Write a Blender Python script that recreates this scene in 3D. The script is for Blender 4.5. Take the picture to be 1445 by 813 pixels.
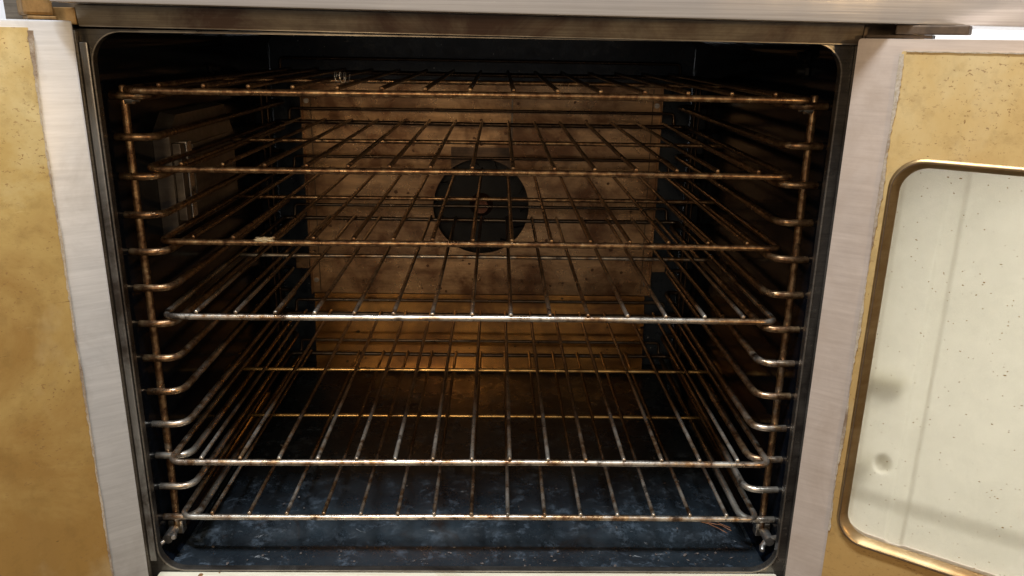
import bpy, bmesh, math, random
from mathutils import Vector, Matrix
random.seed(11)
for o in list(bpy.data.objects): bpy.data.objects.remove(o)
S = bpy.context.scene
R = math.radians

# ------------------------------------------------------------------ camera
cam_d = bpy.data.cameras.new('camera'); cam = bpy.data.objects.new('camera', cam_d)
S.collection.objects.link(cam); S.camera = cam
cam_d.sensor_width = 36; cam_d.lens = 1125.6 / 1445 * 36
cam_d.clip_start = .01; cam_d.clip_end = 100
p, yw, rl = .2993, -.0208, .0167
F = Vector((-math.sin(yw) * math.cos(p), math.cos(yw) * math.cos(p), -math.sin(p)))
R0 = Vector((math.cos(yw), math.sin(yw), 0)); U0 = R0.cross(F)
RX = math.cos(rl) * R0 + math.sin(rl) * U0; UX = -math.sin(rl) * R0 + math.cos(rl) * U0
m = Matrix.Identity(4)
for i in range(3):
    m[i][0] = RX[i]; m[i][1] = UX[i]; m[i][2] = -F[i]
m.translation = (.028, -.8766, .535)
cam.matrix_world = m

# ------------------------------------------------------------------ world and lamps
W = bpy.data.worlds.new('World'); S.world = W; W.use_nodes = True
wn = W.node_tree
bg = wn.nodes['Background']
tc = wn.nodes.new('ShaderNodeTexCoord'); sep = wn.nodes.new('ShaderNodeSeparateXYZ')
cr = wn.nodes.new('ShaderNodeValToRGB')
wn.links.new(tc.outputs['Generated'], sep.inputs[0])
mr = wn.nodes.new('ShaderNodeMapRange'); mr.inputs[1].default_value = -1; mr.inputs[2].default_value = 1
wn.links.new(sep.outputs[2], mr.inputs[0]); wn.links.new(mr.outputs[0], cr.inputs[0])
e = cr.color_ramp.elements
e[0].position = .2; e[0].color = (.12, .10, .075, 1)      # dim kitchen floor
e[1].position = .75; e[1].color = (.55, .52, .50, 1)      # pale walls and ceiling
k = cr.color_ramp.elements.new(.5); k.color = (.34, .31, .28, 1)
wn.links.new(cr.outputs[0], bg.inputs[0]); bg.inputs[1].default_value = .62

def area(name, loc, target, size, power, col, size_y=None):
    l = bpy.data.lights.new(name, 'AREA'); l.energy = power; l.color = col; l.size = size
    if size_y: l.shape = 'RECTANGLE'; l.size_y = size_y
    o = bpy.data.objects.new(name, l); S.collection.objects.link(o); o.location = loc
    o.rotation_euler = (Vector(target) - Vector(loc)).to_track_quat('-Z', 'Y').to_euler()
    return o
area('ceiling_light', (-.35, -.80, 2.75), (0, 0, .1), 1.0, 112, (.86, .93, 1.0), .16)
area('warm_lamp', (1.25, -1.75, .70), (0, .1, .25), .11, 8, (1.0, .66, .30))
area('warm_room_lamp', (-.42, -2.4, 1.0), (.05, .3, .25), .4, 14, (1.0, .72, .42))
area('pane_backlight', (1.7, .55, 2.3), (1.2, .8, .2), 1.6, 108, (1.0, .97, .91))  # added lamp, unseen; brightens the wall and the door pane from behind
vs = S.view_settings
S.display_settings.display_device = 'sRGB'
vs.view_transform = 'Standard'; vs.look = 'None'; vs.exposure = .14; vs.gamma = 1; vs.use_curve_mapping = False

# ------------------------------------------------------------------ materials
class NT:
    def __init__(s, name):
        s.m = bpy.data.materials.new(name); s.m.use_nodes = True
        s.t = s.m.node_tree; s.b = s.t.nodes['Principled BSDF']
        s.tc = s.t.nodes.new('ShaderNodeTexCoord')
    def n(s, t, **kw):
        x = s.t.nodes.new(t)
        for a, v in kw.items(): setattr(x, a, v)
        return x
    def link(s, a, b): s.t.links.new(a, b)
    def coords(s, scale=(1, 1, 1), rand=False):
        mp = s.n('ShaderNodeMapping'); mp.inputs['Scale'].default_value = scale
        s.link(s.tc.outputs['Object'], mp.inputs[0])
        if rand:
            oi = s.n('ShaderNodeObjectInfo'); mul = s.n('ShaderNodeVectorMath', operation='SCALE')
            cx = s.n('ShaderNodeCombineXYZ')
            for i in range(3): s.link(oi.outputs['Random'], cx.inputs[i])
            s.link(cx.outputs[0], mul.inputs[0]); mul.inputs['Scale'].default_value = 37.0
            s.link(mul.outputs[0], mp.inputs['Location'])
        return mp.outputs[0]
    def noise(s, sc, det=5, rough=.6, scale=(1, 1, 1), rand=False, dist=0):
        x = s.n('ShaderNodeTexNoise'); x.inputs['Scale'].default_value = sc
        x.inputs['Detail'].default_value = det; x.inputs['Roughness'].default_value = rough
        x.inputs['Distortion'].default_value = dist
        s.link(s.coords(scale, rand), x.inputs['Vector']); return x.outputs[0]
    def ramp(s, fac, stops, interp='LINEAR'):
        x = s.n('ShaderNodeValToRGB'); cr = x.color_ramp; cr.interpolation = interp
        while len(cr.elements) < len(stops): cr.elements.new(.5)
        for el, (pp, c) in zip(cr.elements, stops):
            el.position = pp; el.color = tuple(c) + (1,) if hasattr(c, '__len__') else (c, c, c, 1)
        s.link(fac, x.inputs[0]); return x.outputs[0]
    def mix(s, f, a, b, mode='MIX'):
        x = s.n('ShaderNodeMix', data_type='RGBA', blend_type=mode)
        if hasattr(f, 'links') or not isinstance(f, (int, float)): s.link(f, x.inputs[0])
        else: x.inputs[0].default_value = f
        for i, v in ((6, a), (7, b)):
            if isinstance(v, (tuple, list)): x.inputs[i].default_value = tuple(v) + (1,)
            else: s.link(v, x.inputs[i])
        return x.outputs[2]
    def specks(s, sc, size, dens, scale=(1, 1, 1)):
        # scattered spots: 1 inside a spot; dens = share of cells that hold one
        v = s.n('ShaderNodeTexVoronoi'); v.inputs['Scale'].default_value = sc
        nz = s.n('ShaderNodeTexNoise'); nz.inputs['Scale'].default_value = sc * 1.5
        co = s.coords(scale)
        s.link(co, nz.inputs['Vector'])
        ad = s.n('ShaderNodeVectorMath', operation='MULTIPLY_ADD')
        s.link(nz.outputs['Color'], ad.inputs[0]); ad.inputs[1].default_value = (.45 / sc,) * 3; s.link(co, ad.inputs[2])
        s.link(ad.outputs[0], v.inputs['Vector'])
        sx = s.n('ShaderNodeSeparateColor'); s.link(v.outputs['Color'], sx.inputs[0])
        on = s.n('ShaderNodeMath', operation='LESS_THAN'); s.link(sx.outputs[0], on.inputs[0]); on.inputs[1].default_value = dens
        sz = s.n('ShaderNodeMath', operation='MULTIPLY'); s.link(sx.outputs[1], sz.inputs[0]); sz.inputs[1].default_value = size
        d = s.n('ShaderNodeMath', operation='LESS_THAN'); s.link(v.outputs['Distance'], d.inputs[0]); s.link(sz.outputs[0], d.inputs[1])
        r = s.n('ShaderNodeMath', operation='MULTIPLY'); s.link(on.outputs[0], r.inputs[0]); s.link(d.outputs[0], r.inputs[1])
        return r.outputs[0]
    def bump(s, h, strength=.2, dist=.001):
        x = s.n('ShaderNodeBump'); x.inputs['Strength'].default_value = strength; x.inputs['Distance'].default_value = dist
        s.link(h, x.inputs['Height']); s.link(x.outputs[0], s.b.inputs['Normal'])
    def set(s, **kw):
        for k_, v in kw.items():
            i = s.b.inputs[k_.replace('_', ' ')]
            if isinstance(v, (int, float)): i.default_value = v
            elif isinstance(v, (tuple, list)): i.default_value = tuple(v) + (1,)
            else: s.link(v, i)
        return s

def wire_mat():
    s = NT('tarnished_wire')
    oi = s.n('ShaderNodeObjectInfo')
    sx = s.n('ShaderNodeSeparateColor'); s.link(oi.outputs['Color'], sx.inputs[0])
    n1 = s.noise(45, 6, .7, rand=True); n2 = s.noise(130, 6, .7, rand=True); n3 = s.noise(9, 4, .6, rand=True)
    steel = s.ramp(n1, [(.3, (.44, .39, .32)), (.7, (.68, .65, .58))])
    rust = s.ramp(n2, [(.3, (.060, .028, .015)), (.47, (.20, .11, .055)), (.62, (.40, .265, .14)), (.75, (.62, .49, .31))])
    a = s.n('ShaderNodeMath', operation='ADD'); s.link(n1, a.inputs[0]); s.link(n3, a.inputs[1])
    b = s.n('ShaderNodeMath', operation='SUBTRACT'); s.link(a.outputs[0], b.inputs[0]); s.link(sx.outputs[0], b.inputs[1])
    f = s.ramp(b.outputs[0], [(.38, 0.), (.62, 1.)])
    c = s.mix(f, steel, rust)
    burnt = s.ramp(s.noise(38, 7, .75, rand=True), [(.55, 0.), (.64, .85)])
    c = s.mix(burnt, c, (.035, .018, .010))
    # cavity shade put into the colour: wires darken towards the back
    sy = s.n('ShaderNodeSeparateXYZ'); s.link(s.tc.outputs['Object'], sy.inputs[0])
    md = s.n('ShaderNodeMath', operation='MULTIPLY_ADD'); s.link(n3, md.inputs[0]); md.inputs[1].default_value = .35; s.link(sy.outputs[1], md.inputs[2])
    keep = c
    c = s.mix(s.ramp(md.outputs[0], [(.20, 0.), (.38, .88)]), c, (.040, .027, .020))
    c = s.mix(sx.outputs[1], c, keep)
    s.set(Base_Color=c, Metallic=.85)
    s.set(Roughness=s.ramp(s.noise(60, 5, .7, rand=True), [(.3, .20), (.7, .48)]))
    s.bump(n2, .25, .0006)
    return s.m
def enamel(name, base, rough, ash=.0, blot=None, spec=.5):
    s = NT(name)
    n1 = s.noise(7, 6, .65); n2 = s.noise(60, 5, .7)
    c = s.ramp(n1, [(.3, tuple(v * .45 for v in base)), (.7, base)])
    if blot: c = s.mix(s.ramp(s.noise(11, 7, .72, dist=.6), [(.52, 0.), (.72, .8)]), c, blot)
    if ash:
        c = s.mix(s.specks(150, .22, ash), c, (.42, .42, .42))
        c = s.mix(s.ramp(s.noise(160, 3, .8), [(.70, 0.), (.78, .6)]), c, (.30, .29, .27))
    s.set(Base_Color=c, Roughness=s.ramp(n2, [(.3, rough * .7), (.75, rough * 1.5)]), Specular_IOR_Level=spec)
    s.bump(n2, .12, .001)
    return s.m
def brushed(name, lo, hi, rough, metallic=.85, stain=None, stainf=(.5, .75), sc=(3, 60, 140), spots=None):
    s = NT(name)
    br = s.noise(4, 4, .7, scale=sc)
    c = s.ramp(br, [(.3, lo), (.7, hi)])
    if stain: c = s.mix(s.ramp(s.noise(9, 6, .7, dist=.4), [(stainf[0], 0.), (stainf[1], .85)]), c, stain)
    if spots: c = s.mix(s.specks(90, .3, .16), c, spots)
    s.set(Base_Color=c, Metallic=metallic, Roughness=s.ramp(s.noise(20, 5, .6), [(.3, rough * .8), (.7, rough * 1.25)]))
    s.bump(br, .10, .0006)
    return s.m
def grease_liner(name, pale, deep, dark):
    s = NT(name)
    # baked grease: deeper towards the lower part of the door, mottled
    sx = s.n('ShaderNodeSeparateXYZ'); s.link(s.tc.outputs['Object'], sx.inputs[0])
    mr_ = s.n('ShaderNodeMapRange'); s.link(sx.outputs[2], mr_.inputs[0])
    mr_.inputs[1].default_value = .52; mr_.inputs[2].default_value = .0
    n1 = s.noise(6, 8, .68, dist=.5)
    ad = s.n('ShaderNodeMath', operation='MULTIPLY_ADD'); s.link(mr_.outputs[0], ad.inputs[0]); ad.inputs[1].default_value = .45; s.link(n1, ad.inputs[2])
    c = s.ramp(ad.outputs[0], [(.40, pale), (.60, deep), (.90, dark)])
    c = s.mix(s.ramp(s.noise(38, 6, .75), [(.50, 0.), (.78, .5)]), c, tuple(v * .55 for v in dark))
    pit = s.n('ShaderNodeMath', operation='MULTIPLY')
    s.link(s.ramp(s.noise(320, 3, .6, scale=(.8, 1, 1.15)), [(.62, 0.), (.66, 1.)]), pit.inputs[0])
    s.link(s.ramp(s.noise(11, 4, .6), [(.42, .15), (.62, 1.)]), pit.inputs[1])
    c = s.mix(pit.outputs[0], c, (.24, .135, .05))
    c = s.mix(s.ramp(s.noise(110, 4, .65, scale=(.6, 1, 1.3)), [(.71, 0.), (.74, .8)]), c, (.09, .04, .015))
    c = s.mix(s.ramp(s.noise(7, 6, .75, scale=(1.5, 1, 16)), [(.66, 0.), (.74, .35)]), c, (.72, .58, .3))
    c = s.mix(s.ramp(s.noise(3.2, 7, .62, scale=(2.2, 1, .8), dist=1.0), [(.50, 0.), (.68, .45)]), c, tuple(v * .78 for v in dark))
    c = s.mix(s.ramp(s.noise(4.5, 6, .6, scale=(1.3, 1, .9)), [(.54, 0.), (.70, .40)]), c, (.66, .58, .38))
    c = s.mix(s.ramp(s.noise(55, 6, .8, scale=(.25, 1, 2.4)), [(.66, 0.), (.70, .7)]), c, (.15, .08, .03))
    s.set(Base_Color=c, Roughness=s.ramp(s.noise(26, 5, .6), [(.3, .30), (.7, .52)]), Metallic=.12)
    s.bump(s.noise(150, 5, .7), .10, .0008)
    return s.m
def floor_mat():
    s = NT('sooty_blue_enamel')
    c = s.ramp(s.noise(6, 7, .7, dist=.4), [(.3, (.005, .006, .008)), (.7, (.018, .026, .033))])
    c = s.mix(s.ramp(s.noise(34, 9, .8, dist=.2), [(.53, 0.), (.68, .8)]), c, (.085, .110, .140))
    c = s.mix(s.ramp(s.noise(9, 8, .8), [(.60, 0.), (.72, .5)]), c, (.07, .085, .10))      # dull scuffs
    c = s.mix(s.ramp(s.noise(30, 8, .8, scale=(1, 2.5, 1), dist=.6), [(.63, 0.), (.68, .8)]), c, (.24, .25, .26))   # ash
    c = s.mix(s.ramp(s.noise(10, 6, .75, dist=.8), [(.60, 0.), (.70, .8)]), c, (.016, .010, .007))      # burnt crust
    s.set(Base_Color=c, Roughness=s.ramp(s.noise(22, 6, .7), [(.35, .14), (.65, .5)]))
    s.bump(s.noise(80, 7, .75), .35, .0015)
    return s.m
M = {}
M['wire'] = wire_mat()
M['gold_wire'] = brushed('heat_gilded_wire', (.34, .18, .05), (.80, .54, .22), .26, .9, (.05, .03, .02), (.52, .62), sc=(12, 12, 12))
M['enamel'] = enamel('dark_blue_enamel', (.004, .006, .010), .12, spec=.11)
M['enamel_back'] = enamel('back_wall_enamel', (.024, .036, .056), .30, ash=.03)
M['floor'] = floor_mat()
M['frame'] = brushed('smoked_steel', (.17, .15, .125), (.32, .29, .25), .34, .75, (.05, .032, .02), (.45, .7))
M['jamb'] = brushed('blackened_steel', (.08, .074, .068), (.16, .148, .13), .28, .75, (.022, .018, .016), (.4, .62))
M['jamb_reflection'] = brushed('reflection_tone_steel', (.40, .385, .36), (.62, .60, .56), .32, .8, (.10, .07, .05), (.44, .60), sc=(8, 8, 3))  # pale tone stands for the open door's reflection in the jamb
M['lintel'] = brushed('heat_browned_steel', (.20, .165, .12), (.33, .28, .21), .34, .75, (.085, .045, .035), (.38, .62))
M['panel'] = brushed('bright_brushed_steel', (.58, .54, .515), (.80, .76, .73), .17, .6, None, sc=(1.2, 40, 130))
M['door_steel_l'] = brushed('door_edge_steel_cool', (.55, .555, .565), (.70, .705, .72), .38, .42, (.42, .41, .40), (.5, .8), sc=(3, 3, 55))
M['door_steel_r'] = brushed('door_edge_steel_warm_lit', (.52, .44, .385), (.64, .55, .485), .40, .40, (.42, .33, .26), (.45, .8), sc=(3, 3, 55))  # warm lamp light put into the colour of the right door's steel
M['liner_l'] = grease_liner('baked_grease_yellow', (.60, .50, .26), (.47, .335, .12), (.31, .18, .05))
M['liner_r'] = grease_liner('baked_grease_tan', (.58, .45, .23), (.54, .38, .16), (.42, .26, .09))
M['grime'] = brushed('grime_seam', (.34, .27, .18), (.54, .49, .42), .50, .2, (.16, .10, .06), (.48, .58), sc=(90, 90, 90))
M['rim'] = brushed('window_rim_bronze', (.30, .19, .08), (.44, .31, .16), .34, .85, (.20, .10, .03), (.45, .7), sc=(3, 3, 20))
M['gasket'] = brushed('dark_gasket', (.05, .03, .015), (.10, .06, .03), .6, .1, None)
M['baffle'] = brushed('heat_tinted_baffle', (.26, .155, .085), (.64, .40, .21), .28, .8, (.11, .045, .02), (.43, .60), sc=(2, 14, 14), spots=(.10, .05, .025))
M['baffle_low'] = brushed('orange_baffle_foot', (.36, .155, .04), (.62, .30, .075), .16, .85, (.12, .05, .02), (.4, .62), sc=(2, 30, 30), spots=(.02, .012, .008))  # foot plate, more orange than the baffle above
M['lamp_box'] = brushed('lamp_housing_steel', (.14, .125, .11), (.24, .215, .195), .4, .8, (.08, .06, .045), (.45, .7), sc=(2, 30, 30))
M['fan'] = enamel('fan_enamel', (.006, .006, .008), .45, spec=.25)
M['scorched'] = brushed('scorched_plate', (.10, .065, .045), (.19, .12, .08), .45, .5, (.02, .014, .012), (.4, .65))
M['copper'] = brushed('hub_bronze', (.10, .05, .035), (.20, .09, .06), .35, .9)
M['bright'] = brushed('bolt_steel', (.45, .42, .38), (.75, .72, .68), .28, .95, (.2, .14, .08), (.5, .7))
M['cream'] = brushed('cream_sill_steel', (.70, .62, .46), (.88, .82, .66), .4, .25, (.45, .30, .14), (.55, .75), spots=(.25, .13, .05))
M['hinge'] = brushed('greasy_hinge', (.20, .11, .035), (.36, .22, .08), .5, .3, (.05, .025, .01), (.42, .62), sc=(20, 20, 20))
M['hinge_dark'] = brushed('dark_hinge', (.05, .035, .025), (.12, .08, .05), .5, .4, (.28, .15, .06), (.50, .62), sc=(20, 20, 20))
M['cavity_white'] = brushed('inner_door_pane', (.70, .69, .58), (.76, .75, .66), .4, .0, (.66, .64, .50), (.5, .8), sc=(1, 1, 1))
M['grey_clip'] = brushed('grey_clip', (.62, .62, .55), (.70, .70, .62), .5, .0)
M['crumb'] = enamel('burnt_crumb', (.10, .08, .07), .6, blot=(.35, .33, .3))
M['residue'] = brushed('dried_food', (.50, .40, .24), (.75, .66, .48), .5, .0)
M['straw'] = brushed('scorched_strand', (.16, .06, .02), (.30, .12, .04), .45, .2)
M['wall'] = brushed('painted_wall', (.80, .80, .84), (.84, .84, .88), .6, .0, sc=(1, 1, 1))
def glass_mat():
    s = NT('speckled_window_glass')
    tr = s.n('ShaderNodeBsdfTransparent'); tr.inputs[0].default_value = (.96, .955, .92, 1)
    gl = s.n('ShaderNodeBsdfGlossy'); gl.inputs['Roughness'].default_value = .10; gl.inputs[0].default_value = (.9, .9, .9, 1)
    fr = s.n('ShaderNodeFresnel'); fr.inputs[0].default_value = 1.5
    mx = s.n('ShaderNodeMixShader'); s.link(fr.outputs[0], mx.inputs[0]); s.link(tr.outputs[0], mx.inputs[1]); s.link(gl.outputs[0], mx.inputs[2])
    # greasy film and spatter
    df = s.b; s.set(Base_Color=(.62, .60, .47), Roughness=.5)
    film = s.ramp(s.noise(9, 6, .7), [(.3, .03), (.75, .13)])
    m1 = s.n('ShaderNodeMixShader'); s.link(film, m1.inputs[0]); s.link(mx.outputs[0], m1.inputs[1]); s.link(df.outputs[0], m1.inputs[2])
    sp = s.n('ShaderNodeBsdfDiffuse'); sp.inputs[0].default_value = (.20, .13, .04, 1)
    a = s.specks(130, .12, .34, (.8, 1, 1.3)); b = s.specks(260, .2, .12, (1, 1, 1.3))
    mxx = s.n('ShaderNodeMath', operation='MAXIMUM'); s.link(a, mxx.inputs[0]); s.link(b, mxx.inputs[1])
    m2 = s.n('ShaderNodeMixShader'); s.link(mxx.outputs[0], m2.inputs[0]); s.link(m1.outputs[0], m2.inputs[1]); s.link(sp.outputs[0], m2.inputs[2])
    s.link(m2.outputs[0], s.t.nodes['Material Output'].inputs[0])
    return s.m
M['glass'] = glass_mat()
def pane_mat():
    s = NT('hazy_outer_pane')
    s.set(Base_Color=s.ramp(s.noise(5, 4, .5), [(.3, (.80, .78, .68)), (.7, (.86, .84, .74))]), Roughness=.4)
    t = s.n('ShaderNodeBsdfTranslucent'); t.inputs[0].default_value = (.93, .905, .80, 1)
    mx = s.n('ShaderNodeMixShader'); mx.inputs[0].default_value = .60
    s.link(s.b.outputs[0], mx.inputs[1]); s.link(t.outputs[0], mx.inputs[2]); s.link(mx.outputs[0], s.t.nodes['Material Output'].inputs[0])
    return s.m
M['pane'] = pane_mat()

# ------------------------------------------------------------------ mesh helpers
def obj(name, bm, mat, parent=None, loc=None, rot=None, smooth=None, color=None):
    me = bpy.data.meshes.new(name)
    bmesh.ops.recalc_face_normals(bm, faces=bm.faces[:])
    bm.to_mesh(me); bm.free()
    if mat is not None: me.materials.append(mat)
    if smooth is not None: me.shade_smooth() if smooth is True else me.set_sharp_from_angle(angle=R(smooth))
    if smooth is not None and smooth is not True:
        for pl in me.polygons: pl.use_smooth = True
        me.set_sharp_from_angle(angle=R(smooth))
    o = bpy.data.objects.new(name, me); S.collection.objects.link(o)
    if parent: o.parent = parent
    if loc: o.location = loc
    if rot: o.rotation_euler = rot
    if color is not None: o.color = (color, 0, 0, 1) if isinstance(color, float) else (color[0], color[1], 0, 1)
    return o
def thing(name, label, cat, loc=(0, 0, 0), group=None):
    o = bpy.data.objects.new(name, None); S.collection.objects.link(o); o.empty_display_size = .05
    o.location = loc; tag(o, label, cat, group); return o
def tag(o, label, cat, group=None):
    o['label'] = label; o['category'] = cat
    if group: o['group'] = group
    return o
def box(bm, x0, x1, y0, y1, z0, z1, bev=0, mat=None):
    r = bmesh.ops.create_cube(bm, size=1)
    vs_ = r['verts']
    for v in vs_:
        v.co = Vector(((x0 + x1) / 2 + v.co.x * (x1 - x0), (y0 + y1) / 2 + v.co.y * (y1 - y0), (z0 + z1) / 2 + v.co.z * (z1 - z0)))
    if bev:
        es = list({e_ for v in vs_ for e_ in v.link_edges})
        bmesh.ops.bevel(bm, geom=es, offset=bev, segments=2, affect='EDGES', profile=.6)
def cyl(bm, a, b, r, seg=16, r2=None, cap=True):
    a = Vector(a); b = Vector(b); d = b - a
    q = d.to_track_quat('Z', 'Y').to_matrix().to_4x4(); q.translation = (a + b) / 2
    bmesh.ops.create_cone(bm, cap_ends=cap, segments=seg, radius1=r, radius2=r if r2 is None else r2, depth=d.length, matrix=q)
def fillet(pts, r, n=5, closed=False):
    pts = [Vector(q) for q in pts]; out = []
    N = len(pts)
    for i, P in enumerate(pts):
        if not closed and i in (0, N - 1): out.append(P); continue
        A = pts[i - 1]; B = pts[(i + 1) % N]
        u = (A - P).normalized(); v = (B - P).normalized()
        rr = min(r, (A - P).length * .49, (B - P).length * .49)
        s_, e_ = P + u * rr, P + v * rr
        for k_ in range(n + 1):
            t = k_ / n
            out.append((1 - t) ** 2 * s_ + 2 * t * (1 - t) * P + t * t * e_)
    return out
def subdiv(pts, step, wob=0, closed=False):
    out = []; N = len(pts)
    for i in range(N if closed else N - 1):
        a, b = pts[i], pts[(i + 1) % N]; k_ = max(1, int((b - a).length / step))
        for j in range(k_): out.append(a.lerp(b, j / k_))
    if not closed: out.append(pts[-1])
    if wob:
        ph = [random.uniform(0, 6.3) for _ in range(6)]
        L_ = 0
        for i, P in enumerate(out):
            L_ += step
            out[i] = P + Vector((math.sin(L_ * 9 + ph[0]) * wob, math.sin(L_ * 11 + ph[1]) * wob, math.sin(L_ * 8 + ph[2]) * wob))
    return out
def tube(bm, pts, r, seg=10, closed=False, ends=True, rough=.06):
    pts = [Vector(q) for q in pts]; N = len(pts); rings = []
    t0 = (pts[1] - pts[0]).normalized()
    nrm = t0.orthogonal().normalized()
    for i, P in enumerate(pts):
        if closed: t = (pts[(i + 1) % N] - pts[i - 1]).normalized()
        else: t = (pts[min(i + 1, N - 1)] - pts[max(i - 1, 0)]).normalized()
        nrm = (nrm - t * nrm.dot(t)).normalized(); bn = t.cross(nrm)
        rr = r * (1 + random.uniform(-rough, rough) * .5)
        rings.append([bm.verts.new(P + (nrm * math.cos(a) + bn * math.sin(a)) * rr) for a in [2 * math.pi * k_ / seg for k_ in range(seg)]])
    for i in range(N if closed else N - 1):
        A, B = rings[i], rings[(i + 1) % N]
        off = 0
        if closed and i == N - 1:
            off = min(range(seg), key=lambda s_: (B[s_].co - A[0].co).length)
        for k_ in range(seg):
            bm.faces.new((A[k_], A[(k_ + 1) % seg], B[(k_ + 1 + off) % seg], B[(k_ + off) % seg]))
    if not closed and ends:
        for ring, s_ in ((rings[0], -1), (rings[-1], 1)):
            cen = sum((v.co for v in ring), Vector()) / seg
            d = (pts[0] - pts[1] if s_ < 0 else pts[-1] - pts[-2]).normalized()
            c2 = [bm.verts.new(cen + (v.co - cen) * .75 + d * r * .35) for v in ring]
            for k_ in range(seg): bm.faces.new((ring[k_], ring[(k_ + 1) % seg], c2[(k_ + 1) % seg], c2[k_]))
            bm.faces.new(c2)
def rrect(x0, x1, z0, z1, r, n=8):
    o = []
    for cx, cz, a0 in ((x1 - r, z1 - r, 0), (x0 + r, z1 - r, 90), (x0 + r, z0 + r, 180), (x1 - r, z0 + r, 270)):
        for k_ in range(n + 1):
            a = R(a0 + 90 * k_ / n); o.append((cx + r * math.cos(a), cz + r * math.sin(a)))
    return o
def ring_prism(bm, outer, inner, y0, y1):
    """plate with a hole between two outlines of equal count in the XZ plane, from y0 to y1"""
    n = len(outer)
    V = [[bm.verts.new((x, y, z)) for x, z in L_] for L_, y in ((outer, y0), (inner, y0), (inner, y1), (outer, y1))]
    for a in range(4):
        A, B = V[a], V[(a + 1) % 4]
        for i in range(n):
            j = (i + 1) % n
            bm.faces.new((A[i], A[j], B[j], B[i]))
    bmesh.ops.remove_doubles(bm, verts=bm.verts[:], dist=1e-6)
def poly_prism(bm, pts, y0, y1):
    A = [bm.verts.new((x, y0, z)) for x, z in pts]; B = [bm.verts.new((x, y1, z)) for x, z in pts]
    n = len(pts); bm.faces.new(A); bm.faces.new(B[::-1])
    for i in range(n): bm.faces.new((A[i], B[i], B[(i + 1) % n], A[(i + 1) % n]))

# ------------------------------------------------------------------ setting: the kitchen wall behind the oven
bm = bmesh.new(); box(bm, -2.5, 2.5, 1.25, 1.30, -.6, 2.2)
w = obj('wall', bm, M['wall']); w['kind'] = 'structure'

# ------------------------------------------------------------------ the oven
OV = thing('convection_oven', 'stainless steel convection oven with both doors swung open and a black enamelled cavity', 'oven', (0, 0, 0))
FY = -.05                                     # front face of the frame
# body casing behind the front
bm = bmesh.new()
ring_prism(bm, rrect(-.455, .455, -.16, .625, .004, 4), rrect(-.392, .392, -.095, .556, .004, 4), -.044, .72)
obj('body_casing', bm, M['frame'], OV)
# cavity shell (walls and ceiling) with rounded corners
bm = bmesh.new()
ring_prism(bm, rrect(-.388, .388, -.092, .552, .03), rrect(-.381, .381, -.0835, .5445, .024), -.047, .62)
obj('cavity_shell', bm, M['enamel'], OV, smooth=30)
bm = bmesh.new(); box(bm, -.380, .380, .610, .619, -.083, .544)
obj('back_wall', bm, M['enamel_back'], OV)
# floor pan with raised middle
bm = bmesh.new()
A = rrect(-.379, .379, -.046, .609, .012, 6); prof = [(A, -.0822)]
levels = [(rrect(-.379, .379, -.046, .609, .012, 6), -.0815), (rrect(-.362, .362, .000, .600, .030, 6), -.0825),
          (rrect(-.359, .359, .004, .596, .028, 6), -.0835), (rrect(-.350, .350, .020, .592, .026, 6), -.0775), (rrect(-.335, .335, .048, .588, .024, 6), -.0745)]
rings = [[bm.verts.new((x, y, z)) for x, y in L_] for L_, z in levels]
for a in range(len(rings) - 1):
    for i in range(len(rings[0])):
        j = (i + 1) % len(rings[0]); bm.faces.new((rings[a][i], rings[a][j], rings[a + 1][j], rings[a + 1][i]))
bm.faces.new(rings[-1])
obj('cavity_floor', bm, M['floor'], OV, smooth=40)
# front frame round the opening
bm = bmesh.new()
ring_prism(bm, rrect(-.392, .392, -.0935, .5405, .002), rrect(-.3725, .3725, -.0800, .5385, .030), FY, FY + .008)
obj('front_frame', bm, M['jamb'], OV, smooth=30)
bm = bmesh.new()   # bright bead along the opening's edge
ring_prism(bm, rrect(-.3740, .3740, -.0813, .5390, .031), rrect(-.3725, .3725, -.0800, .538, .030), FY - .0015, FY - .0002)
obj('opening_bead', bm, M['frame'], OV, smooth=30)
for s_ in (-1, 1):   # smoked steel jamb strips set proud of the frame
    bm = bmesh.new(); x0, x1 = sorted((s_ * .3835, s_ * .3925)); box(bm, x0, x1, FY - .006, FY - .0005, -.0935, .5395, .0012)
    obj('jamb_strip', bm, M['frame'], OV)
bm = bmesh.new(); box(bm, -.3825, -.3750, FY - .0040, FY - .0020, -.066, .528, .0009)
obj('jamb_strip', bm, M['jamb_reflection'], OV)  # added strip, a reflection on the left jamb put into its colour
# lintel: slightly slanted brown strip over the opening
bm = bmesh.new()
pr = [(FY - .0060, .5405), (FY + .006, .5405), (FY + .006, .5598), (FY - .010, .5598)]
va = [bm.verts.new((-.379, y, z + .0022)) for y, z in pr]; vb = [bm.verts.new((.386, y, z - .0032)) for y, z in pr]
bm.faces.new(va); bm.faces.new(vb[::-1])
for i in range(4): bm.faces.new((va[i], vb[i], vb[(i + 1) % 4], va[(i + 1) % 4]))
LT = obj('lintel', bm, M['lintel'], OV)
bm = bmesh.new(); box(bm, -.378, .385, FY - .0078, FY - .0062, .5400, .5412, .0003)
for v in bm.verts: v.co.z -= .007 * v.co.x
obj('trim_edge', bm, M['frame'], LT)
for x0, x1, mt in ((-.4120, -.3805, 'hinge'), (.3875, .434, 'hinge_dark')):
    bm = bmesh.new(); box(bm, x0, x1, FY - .007, FY + .0, .5442 if x0 < 0 else .5415, .5600, .001)
    obj('corner_block', bm, M[mt], OV)
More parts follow.
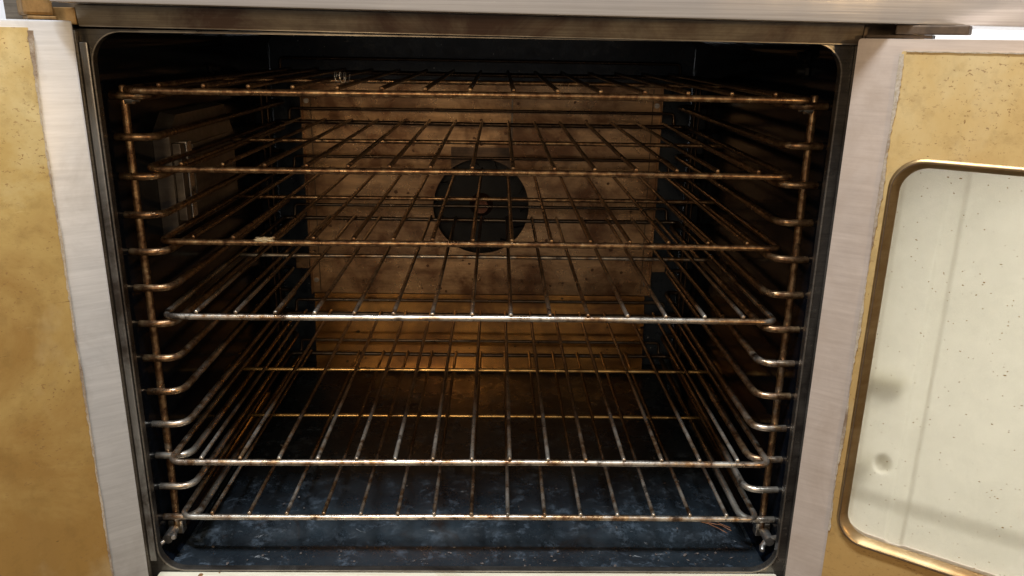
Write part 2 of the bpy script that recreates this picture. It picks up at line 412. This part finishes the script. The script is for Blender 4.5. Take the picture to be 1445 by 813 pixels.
# bright steel panel above the door opening
bm = bmesh.new(); box(bm, -.3840, .62, -.095, .02, .5600, .665, .0018)
for v in bm.verts: v.co.z -= .0085 * v.co.x - .0002
obj('control_panel', bm, M['panel'], OV, smooth=30)
bm = bmesh.new(); box(bm, -.4, .455, .021, .72, .626, .664, .001)
obj('top_cover', bm, M['panel'], OV)
# sill
bm = bmesh.new(); box(bm, -.374, .374, FY - .020, FY - .001, -.16, -.0822, .002)
obj('sill', bm, M['cream'], OV, smooth=30)

# rear baffle with its keyhole cut-out
def ray_rect(cx, cz, a, x0, x1, z0, z1):
    dx, dz = math.cos(a), math.sin(a); t = 1e9
    if dx > 1e-9: t = min(t, (x1 - cx) / dx)
    if dx < -1e-9: t = min(t, (x0 - cx) / dx)
    if dz > 1e-9: t = min(t, (z1 - cz) / dz)
    if dz < -1e-9: t = min(t, (z0 - cz) / dz)
    return (cx + dx * t, cz + dz * t)
hc = (-.0015, .2427); BY = .575
X0, X1, Z0, Z1 = -.318, .318, .0745, .4610
def keyhole(a, r=.088, nw=.0545, nt=.352):
    best = r
    # union of circle and the square notch above it
    dx, dz = math.cos(a), math.sin(a)
    if dz > 0:
        t = min(nw / abs(dx) if abs(dx) > 1e-9 else 1e9, (nt - hc[1]) / dz)
        best = max(best, t)
    return (hc[0] + dx * best, hc[1] + dz * best)
angs = [2 * math.pi * i / 144 for i in range(144)]
for cx_, cz_ in ((X0, Z0), (X1, Z0), (X0, Z1), (X1, Z1)): angs.append(math.atan2(cz_ - hc[1], cx_ - hc[0]) % (2 * math.pi))
for sgn in (-1, 1): angs.append(math.atan2(.352 - hc[1], sgn * .0545) % (2 * math.pi))
angs = sorted(set(round(a, 6) for a in angs))
bm = bmesh.new()
ring_prism(bm, [ray_rect(*hc, a, X0, X1, Z0, Z1) for a in angs], [keyhole(a) for a in angs], BY, BY + .0015)
for s_ in (-1, 1):   # folded side and top flanges
    x0, x1 = sorted((s_ * .3182, s_ * .3196)); box(bm, x0, x1, BY - .012, BY + .034, Z0, Z1)
box(bm, X0, X1, BY, BY + .034, Z1 + .0002, Z1 + .0016)
BF = obj('baffle', bm, M['baffle'], OV)
bm = bmesh.new(); box(bm, .0520, .0545, BY - .0022, BY - .0004, .3525, .460, .0004); obj('seam', bm, M['frame'], BF)
for s_ in (-1, 1):
    bm = bmesh.new(); x0, x1 = sorted((s_ * .3035, s_ * .3050)); box(bm, x0, x1, BY - .0016, BY - .0004, .078, .458); obj('fold_line', bm, M['gasket'], BF)
bm = bmesh.new()     # lower foot of the baffle, leaning a little towards the door
pr = [(BY - .002, .0735), (BY + .0, .0735), (BY - .020, -.070), (BY - .022, -.070)]
va = [bm.verts.new((-.316, y, z)) for y, z in pr]; vb = [bm.verts.new((.312, y, z)) for y, z in pr]
bm.faces.new(va); bm.faces.new(vb[::-1])
for i in range(4): bm.faces.new((va[i], vb[i], vb[(i + 1) % 4], va[(i + 1) % 4]))
obj('foot_plate', bm, M['baffle_low'], BF)
for s_ in (-1, 1):
    bm = bmesh.new(); x0, x1 = sorted((s_ * .3210, s_ * .345)); box(bm, x0, x1, BY - .012, BY - .010, .125, .147, .0005)
    obj('bracket', bm, M['baffle'], BF)
    for z in (.10, .43):
        bm = bmesh.new(); cyl(bm, (s_ * .311, BY - .004, z), (s_ * .311, BY - .0005, z), .0045, 12); obj('screw', bm, M['bright'], BF, smooth=40)
# plate set back behind the notch, with its own round opening
bm = bmesh.new()
an = [2 * math.pi * i / 96 for i in range(96)]
ring_prism(bm, [(hc[0] + .130 * math.cos(a), hc[1] + .130 * math.sin(a)) for a in an], [(hc[0] + .0885 * math.cos(a), hc[1] + .0885 * math.sin(a)) for a in an], BY + .002, BY + .0035)
obj('inlet_ring', bm, M['scorched'], BF)
# blower wheel behind the inlet
bm = bmesh.new(); cyl(bm, (hc[0], .5995, hc[1]), (hc[0], .6085, hc[1]), .118, 48)
FAN = obj('blower_wheel', bm, M['fan'], OV, smooth=30)
for i in range(14):
    a = 2 * math.pi * i / 14; bm = bmesh.new(); box(bm, .070, .112, -.0008, .0008, -.0075, .0075)
    bmesh.ops.rotate(bm, verts=bm.verts[:], cent=(.09, 0, 0), matrix=Matrix.Rotation(R(35), 3, 'Z'))
    for v in bm.verts: v.co = Vector((v.co.x, v.co.z + .5905, v.co.y))
    bmesh.ops.rotate(bm, verts=bm.verts[:], cent=(0, 0, 0), matrix=Matrix.Rotation(a, 3, 'Y'))
    bmesh.ops.translate(bm, verts=bm.verts[:], vec=(hc[0], 0, hc[1]))
    obj('blade', bm, M['fan'], FAN)
bm = bmesh.new(); cyl(bm, (hc[0], .580, hc[1]), (hc[0], .599, hc[1]), .013, 24, .022); cyl(bm, (hc[0], .574, hc[1]), (hc[0], .5798, hc[1]), .010, 6)
obj('hub', bm, M['copper'], FAN, smooth=30)
# oven lamp housing on the wall
bm = bmesh.new()
pts = [(.085, .300), (.310, .300), (.322, .312), (.322, .405), (.292, .447), (.112, .447), (.085, .425)]
A = [bm.verts.new((-.3808, y, z)) for y, z in pts]
cy, cz = .205, .372
B = [bm.verts.new((-.362, cy + (y - cy) * .985, cz + (z - cz) * .96)) for y, z in pts]
bm.faces.new(A); bm.faces.new(B[::-1])
for i in range(len(pts)): bm.faces.new((A[i], B[i], B[(i + 1) % 7], A[(i + 1) % 7]))
LB = obj('lamp_housing', bm, M['lamp_box'], OV)
for (y0, y1) in ((.092, .106), (.112, .128)):
    bm = bmesh.new(); box(bm, -.3618, -.352, y0, y1, .318, .412, .001); obj('clip', bm, M['bright'] if y0 > .1 else M['lamp_box'], LB)
bm = bmesh.new(); box(bm, -.3618, -.3585, .15, .285, .33, .405, .001); obj('lamp_cover', bm, M['lamp_box'], LB)
# bolts and clips on the cavity walls
for (x, y, z) in ((.3795, .17, .472), (.3795, .06, .508), (.3795, .06, .525), (-.3795, .30, .492)):
    bm = bmesh.new(); cyl(bm, (x, y, z), (x - math.copysign(.012, x), y, z), .0045, 10); cyl(bm, (x, y, z), (x - math.copysign(.004, x), y, z), .008, 6)
    obj('wall_bolt', bm, M['bright'] if y > .1 and x > 0 else M['fan'], OV, smooth=40)

# ------------------------------------------------------------------ doors
def ragged(x0, x1, z0, z1, amp, step=.004, side='l'):
    """outline with a wavy left (or right) edge"""
    n = int((z1 - z0) / step); L_ = []
    ph = random.uniform(0, 6)
    for i in range(n + 1):
        z = z0 + (z1 - z0) * i / n
        d = amp * (.5 * math.sin(z * 35 + ph) + .5 * math.sin(z * 87 + 2 * ph)) * .6 + random.uniform(-amp, amp) * .45
        L_.append(((x0 if side == 'l' else x1) + d, z))
    if side == 'l': return L_ + [(x1, z1), (x1, z0)]
    return L_[::-1] + [(x0, z0), (x0, z1)]
TH = 35; DW = .47; ZB, ZT = -.15, .5435
# left door: local x runs from the hinge (0) to -DW, local y is the way through the door
bm = bmesh.new(); box(bm, -DW, 0, 0, .034, ZB, .5475, .0025)
DL = obj('door', bm, M['door_steel_l'], OV, (-.3757, -.075, 0), (0, 0, R(TH)), smooth=30)
DL['label'] = 'solid door without a window, its yellowed liner beside a silver steel edge'
bm = bmesh.new(); poly_prism(bm, ragged(-DW + .04, -.0375, ZB + .03, .5405, .0005, side='r'), -.0016, -.0003)
obj('liner', bm, M['liner_l'], DL)
bm = bmesh.new()
zz = [ZB + .03 + i * .0035 for i in range(int((.542 - ZB - .03) / .0035))]
lft = [(-.0385 + random.uniform(-.0006, .0006), z) for z in zz]
rgt = [(-.0366 + .0006 * math.sin(z * 60) * math.sin(z * 23) + random.uniform(-.0004, .0004) + (.0035 * max(0, (z - .49) / .05)), z) for z in zz]
poly_prism(bm, lft + rgt[::-1], -.0026, -.0020)
obj('grime_seam', bm, M['grime'], DL)
bm = bmesh.new(); box(bm, -.0385, -.0135, .006, .05, .5515, .580, .003); box(bm, -.036, -.012, .003, .04, .5482, .5512, .001)
obj('hinge', bm, M['hinge'], DL)
# right door
bm = bmesh.new()
ow = rrect(.0475, .335, .0055, .4335, .030)
ring_prism(bm, rrect(0, DW, ZB, ZT, .003), ow, 0, .034)
DR = obj('door', bm, M['door_steel_r'], OV, (.3757, -.075, 0), (0, 0, R(-TH)), smooth=30)
DR['label'] = 'windowed door with greasy tan liner and speckled glass'
bm = bmesh.new()
def rag_rect():
    o = rrect(.0400, DW - .04, ZB + .03, .5325, .002)
    return o
ring_prism(bm, rag_rect(), rrect(.0462, .3363, .0042, .4348, .031), -.0016, -.0003)
obj('liner', bm, M['liner_r'], DR)
bm = bmesh.new()
zz = [.012 + i * .0035 for i in range(int((.536 - .012) / .0035))]
lft = [(.0390 + .0006 * math.sin(z * 44) + random.uniform(-.0003, .0003), z) for z in zz]
rgt = [((.0425 if z > .39 else .0408) + .0010 * math.sin(z * 51 + 1) + random.uniform(-.0006, .0006), z) for z in zz]
poly_prism(bm, lft + rgt[::-1], -.0026, -.0020)
obj('grime_seam', bm, M['grime'], DR)
bm = bmesh.new(); xx = [.044 + i * .004 for i in range(96)]
poly_prism(bm, [(x, .5318 + random.uniform(-.0003, .0003)) for x in xx] + [(x, .5330 + random.uniform(-.0003, .0003)) for x in xx[::-1]], -.0026, -.0020)
obj('grime_seam', bm, M['grime'], DR)
# window rim: two stepped beads
bm = bmesh.new(); n = 10
prof = [(.0000, -.0022), (.0018, -.0050), (.0042, -.0050), (.0058, -.0020), (.0088, .0020), (.0098, .0060)]
loops = []
for d, y in prof:
    loops.append([bm.verts.new((x, y, z)) for x, z in rrect(.0462 + d, .3363 - d, .0042 + d, .4348 - d, .031 - d * .6, n)])
for a in range(len(loops) - 1):
    for i in range(len(loops[0])):
        j = (i + 1) % len(loops[0]); bm.faces.new((loops[a][i], loops[a][j], loops[a + 1][j], loops[a + 1][i]))
obj('window_rim', bm, M['rim'], DR, smooth=60)
bm = bmesh.new()
ring_prism(bm, rrect(.0490, .3335, .007, .432, .0295, n), rrect(.0498, .3327, .0078, .4312, .029, n), -.0062, -.0048)
obj('gasket', bm, M['gasket'], DR, smooth=40)
bm = bmesh.new(); poly_prism(bm, rrect(.0540, .3285, .012, .427, .026), .0062, .0082)
obj('window_glass', bm, M['glass'], DR)
# inside of the door, seen through the glass
bm = bmesh.new()
def sst(a, b, x):
    t = max(0, min(1, (x - a) / (b - a))); return t * t * (3 - 2 * t)
def relief(x, z):
    h = .0034 * (sst(.094, .0985, x) - sst(.110, .1145, x)) + .0045 * (1 - sst(.040, .062, z))
    h += .0025 * (1 - sst(.052, .058, x))
    d = math.hypot((x - .0795), (z - .094) / 1.25); h += .0075 * (1 - sst(.003, .0105, d))
    return h
gx = [.0476 + .0018 * i for i in range(52)] + [.0476 + .0936 + i * .012 for i in range(17)]; gx = [x for x in gx if x < .335]
gz = [.006 + .0025 * i for i in range(171)]
G = [[bm.verts.new((x, .031 - relief(x, z), z)) for z in gz] for x in gx]
for a in range(len(gx) - 1):
    for b in range(len(gz) - 1): bm.faces.new((G[a][b], G[a + 1][b], G[a + 1][b + 1], G[a][b + 1]))
obj('outer_pane', bm, M['pane'], DR, smooth=True)
bm = bmesh.new(); box(bm, .0480, .0880, .040, .046, .187, .203, .001); obj('latch_bar', bm, M['grey_clip'], DR)
bm = bmesh.new(); box(bm, .056, .0700, .043, .050, .087, .104, .001); obj('knob_shade_block', bm, M['grey_clip'], DR)  # added block behind the pane, makes the knob's dark shadow
bm = bmesh.new(); box(bm, .004, .062, .010, .034, .5440, .5472, .0008); box(bm, .030, .092, .008, .034, .5476, .5560, .0015)
obj('hinge', bm, M['hinge_dark'], DR)

# ------------------------------------------------------------------ rack guides
LZ = lambda k_: -.035 + .0424 * k_
def guide(side, label):
    g = thing('rack_guide', label, 'rack guide', (side * .3693, 0, LZ(0) - .02), 'wire rack guides on the cavity walls')
    ox, oz = side * .3693, LZ(0) - .02
    def P(x, y, z): return Vector((side * x - ox, y, z - oz))
    for y, r, z1 in ((.0, .0044, LZ(12) + .010), (.532, .0034, LZ(12) + .006), (.500, .0022, LZ(12) + .0)):
        bm = bmesh.new(); tube(bm, subdiv([P(.3693, y, LZ(0) - .016), P(.3693, y, z1)], .02, .0004), r)
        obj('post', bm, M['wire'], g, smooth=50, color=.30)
    for k_ in range(13):
        z = LZ(k_); bm = bmesh.new(); d = random.uniform(-.0012, .0012); yo = -.0075
        pts = [P(.3805, yo, z), P(.3415 + d, yo, z), P(.3415 + d, .537, z + d), P(.3805, .537, z)]
        tube(bm, subdiv(fillet(pts, .020, 6), .02, .0003), .0042)
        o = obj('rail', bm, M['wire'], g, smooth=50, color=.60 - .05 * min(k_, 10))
    bm = bmesh.new()   # wing nut that holds the guide
    cyl(bm, P(.372, -.004, LZ(0) - .020), P(.372, -.026, LZ(0) - .020), .006, 12)
    for a in (35, 215):
        c = Vector((math.cos(R(a)), 0, math.sin(R(a)))); q = P(.372, -.022, LZ(0) - .020)
        tube(bm, [q + c * .004, q + c * .011 + Vector((0, -.004, 0)), q + c * .013 + Vector((0, -.010, 0))], .0036, 8)
    obj('wing_nut', bm, M['bright'], g, smooth=50)
    bm = bmesh.new(); x0, x1 = sorted((side * .3620 - ox, side * .3800 - ox)); box(bm, x0, x1, -.002, .010, LZ(0) - .028 - oz, LZ(0) - .010 - oz, .001)
    obj('foot_clip', bm, M['bright'], g)
    bm = bmesh.new(); cyl(bm, P(.358, -.004, LZ(12) - .003), P(.366, -.004, LZ(12) - .003), .0055, 12); cyl(bm, P(.352, -.004, LZ(12) - .003), P(.358, -.004, LZ(12) - .003), .003, 10)
    obj('top_nut', bm, M['bright'], g, smooth=50)
    return g
guide(-1, 'rusty wire rack guide on the cavity wall beside the solid yellow door')
guide(1, 'rusty wire rack guide on the cavity wall beside the windowed door')

# ------------------------------------------------------------------ racks
HW = .3545; RB = .0036; RR = .0025; DEP = .535
def make_rack(name, label, loc, tint):
    g = thing(name, label, 'oven rack', loc, 'wire racks slid into the oven')
    # outer frame: front bar, side bars and rear bar in one bent wire
    bm = bmesh.new()
    loop = fillet([(-HW, 0, 0), (HW, 0, 0), (HW, DEP, 0), (-HW, DEP, 0)], .014, 6, closed=True)
    tube(bm, subdiv(loop, .02, .0005, closed=True), RB, 12, closed=True)
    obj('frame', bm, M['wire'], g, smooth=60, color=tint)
    bm = bmesh.new(); zb = -RB - RR * .2
    tube(bm, subdiv([Vector((-HW + .002, .281, zb + .003)), Vector((HW - .002, .281, zb + .003))], .02, .0004), .0030, 10)
    obj('crossbar', bm, M['wire'], g, smooth=60, color=(tint + .05, .75))
    bm = bmesh.new(); w_ = .336
    tube(bm, subdiv(fillet([(-HW, DEP - .006, 0), (-w_, DEP + .012, 0), (-w_, DEP + .014, .022), (w_, DEP + .014, .022), (w_, DEP + .012, 0), (HW, DEP - .006, 0)], .007, 4), .02, .0003), .0028, 10)
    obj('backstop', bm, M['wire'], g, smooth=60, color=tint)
    for i in range(15):
        x = (i - 7) * .0451 + random.uniform(-.0004, .0004)
        bm = bmesh.new(); z = RB + RR * .75; b_ = random.uniform(-.0012, .0008)
        tube(bm, [Vector((x, -.0015, z)), Vector((x, .003, z)), Vector((x + b_ * .3, .14, z + b_ * .5)), Vector((x + b_ * .6, .281, z + b_ * .4)), Vector((x + b_ * .4, .42, z + b_ * .3)), Vector((x, DEP + .001, z))], RR, 8)
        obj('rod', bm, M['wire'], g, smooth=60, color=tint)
    return g
def copy_thing(src, label, loc, tint):
    r = src.copy(); S.collection.objects.link(r); r.location = loc; r['label'] = label
    for ch in src.children:
        c = ch.copy(); S.collection.objects.link(c); c.parent = r; c.color = (tint, ch.color[1], 0, 1)
    return r
specs = [('topmost oven rack, coppery brown front bar across the dark upper cavity', (-.0015, -.034, .4818), -.06, .0),
         ('second oven rack from the top, brown bar, just above the round fan inlet', (.0, -.002, .3970), .02, -.001),
         ('third oven rack from the top, brassy bar with a pale food scrap', (.0, .011, .3125), .10, -.001),
         ('fourth oven rack from the top, bright rod tips just below the fan inlet', (.0, -.004, .2278), .50, .0),
         ('fifth oven rack from the top, alone above the wide gap, long silvery rods', (.001, -.036, .0585), .50, .002),
         ('lowest oven rack, close above the bluish cavity floor', (.0, -.020, -.0262), .46, .0)]
first = None
for lab, loc, tint, rz in specs:
    if first is None: first = make_rack('oven_rack', lab, loc, tint); g = first
    else: g = copy_thing(first, lab, loc, tint)
    g.rotation_euler = (0, 0, rz)
    if loc[2] < .1:      # the two lowest racks have a gilded crossbar
        for ch in [c for c in S.objects if c.parent == g and c.name.startswith('crossbar')]:
            ch.material_slots[0].link = 'OBJECT'; ch.material_slots[0].material = M['gold_wire']

# ------------------------------------------------------------------ small things lying about
bm = bmesh.new(); pts = []
for i in range(60):
    t = i / 59; a = t * 19 + math.sin(t * 9)
    pts.append(Vector((-.010 + t * .020, .004 * math.sin(a * .5), .0085 + .0075 * math.sin(a))) + Vector((.003 * math.cos(a), 0, 0)))
tube(bm, pts, .00035, 6)
for v in bm.verts: v.co *= .75
o = obj('metal_curl', bm, M['bright'], None, (-.145, .035, .4885), smooth=True); tag(o, 'small springy curl of metal swarf lying on the topmost rack', 'metal curl')
bm = bmesh.new(); bmesh.ops.create_icosphere(bm, subdivisions=3, radius=1)
for v in bm.verts:
    n_ = .75 + .35 * math.sin(v.co.x * 5 + 1) * math.sin(v.co.z * 7) + random.uniform(-.12, .12)
    v.co = Vector((v.co.x * .014 * n_, v.co.y * .005 * n_, v.co.z * .0038 * n_))
o = obj('food_scrap', bm, M['residue'], None, (-.236, .0085, .3160), smooth=True); tag(o, 'pale dried food scrap stuck to the front bar of the third rack', 'food scrap')
bm = bmesh.new()
for i in range(3):
    a0 = Vector((.305 + i * .004, .045 + .005 * i, -.0745)); d = Vector((.026 + .01 * random.random(), -.018 - .006 * random.random(), 0))
    pts = [a0 + d * t + Vector((random.uniform(-.003, .003), random.uniform(-.003, .003), .0012 + random.uniform(0, .003) * math.sin(t * 3.1))) for t in (0, .3, .6, 1)]
    tube(bm, pts, .0005, 6)
o = obj('burnt_strands', bm, M['straw'], None, smooth=True); tag(o, 'orange brown scorched strands on the cavity floor by the windowed door', 'burnt strands')
bm = bmesh.new()
for i in range(260):
    zone = random.random()
    if zone < .55: x = random.gauss(random.choice((-.22, -.05, .1, .30, .34)), .05); y = random.uniform(-.040, .0); z = -.0812
    else: x = random.uniform(-.33, .33); y = random.uniform(.02, .30); z = -.0712
    if abs(x) > .355: continue
    s_ = .0005 * math.exp(random.gauss(.25, .6))
    r = bmesh.ops.create_icosphere(bm, subdivisions=1, radius=s_, matrix=Matrix.Translation((x, y, z + s_ * .3)) @ Matrix.Rotation(random.uniform(0, 3), 4, 'Z') @ Matrix.Diagonal((random.uniform(.8, 2.2), 1, .45, 1)))
    for v in r['verts']: v.co += Vector((random.uniform(-1, 1), random.uniform(-1, 1), 0)) * s_ * .3
o = obj('crumbs', bm, M['crumb'], None); o['kind'] = 'stuff'; tag(o, 'burnt crumbs and ash flakes strewn over the cavity floor', 'crumbs')
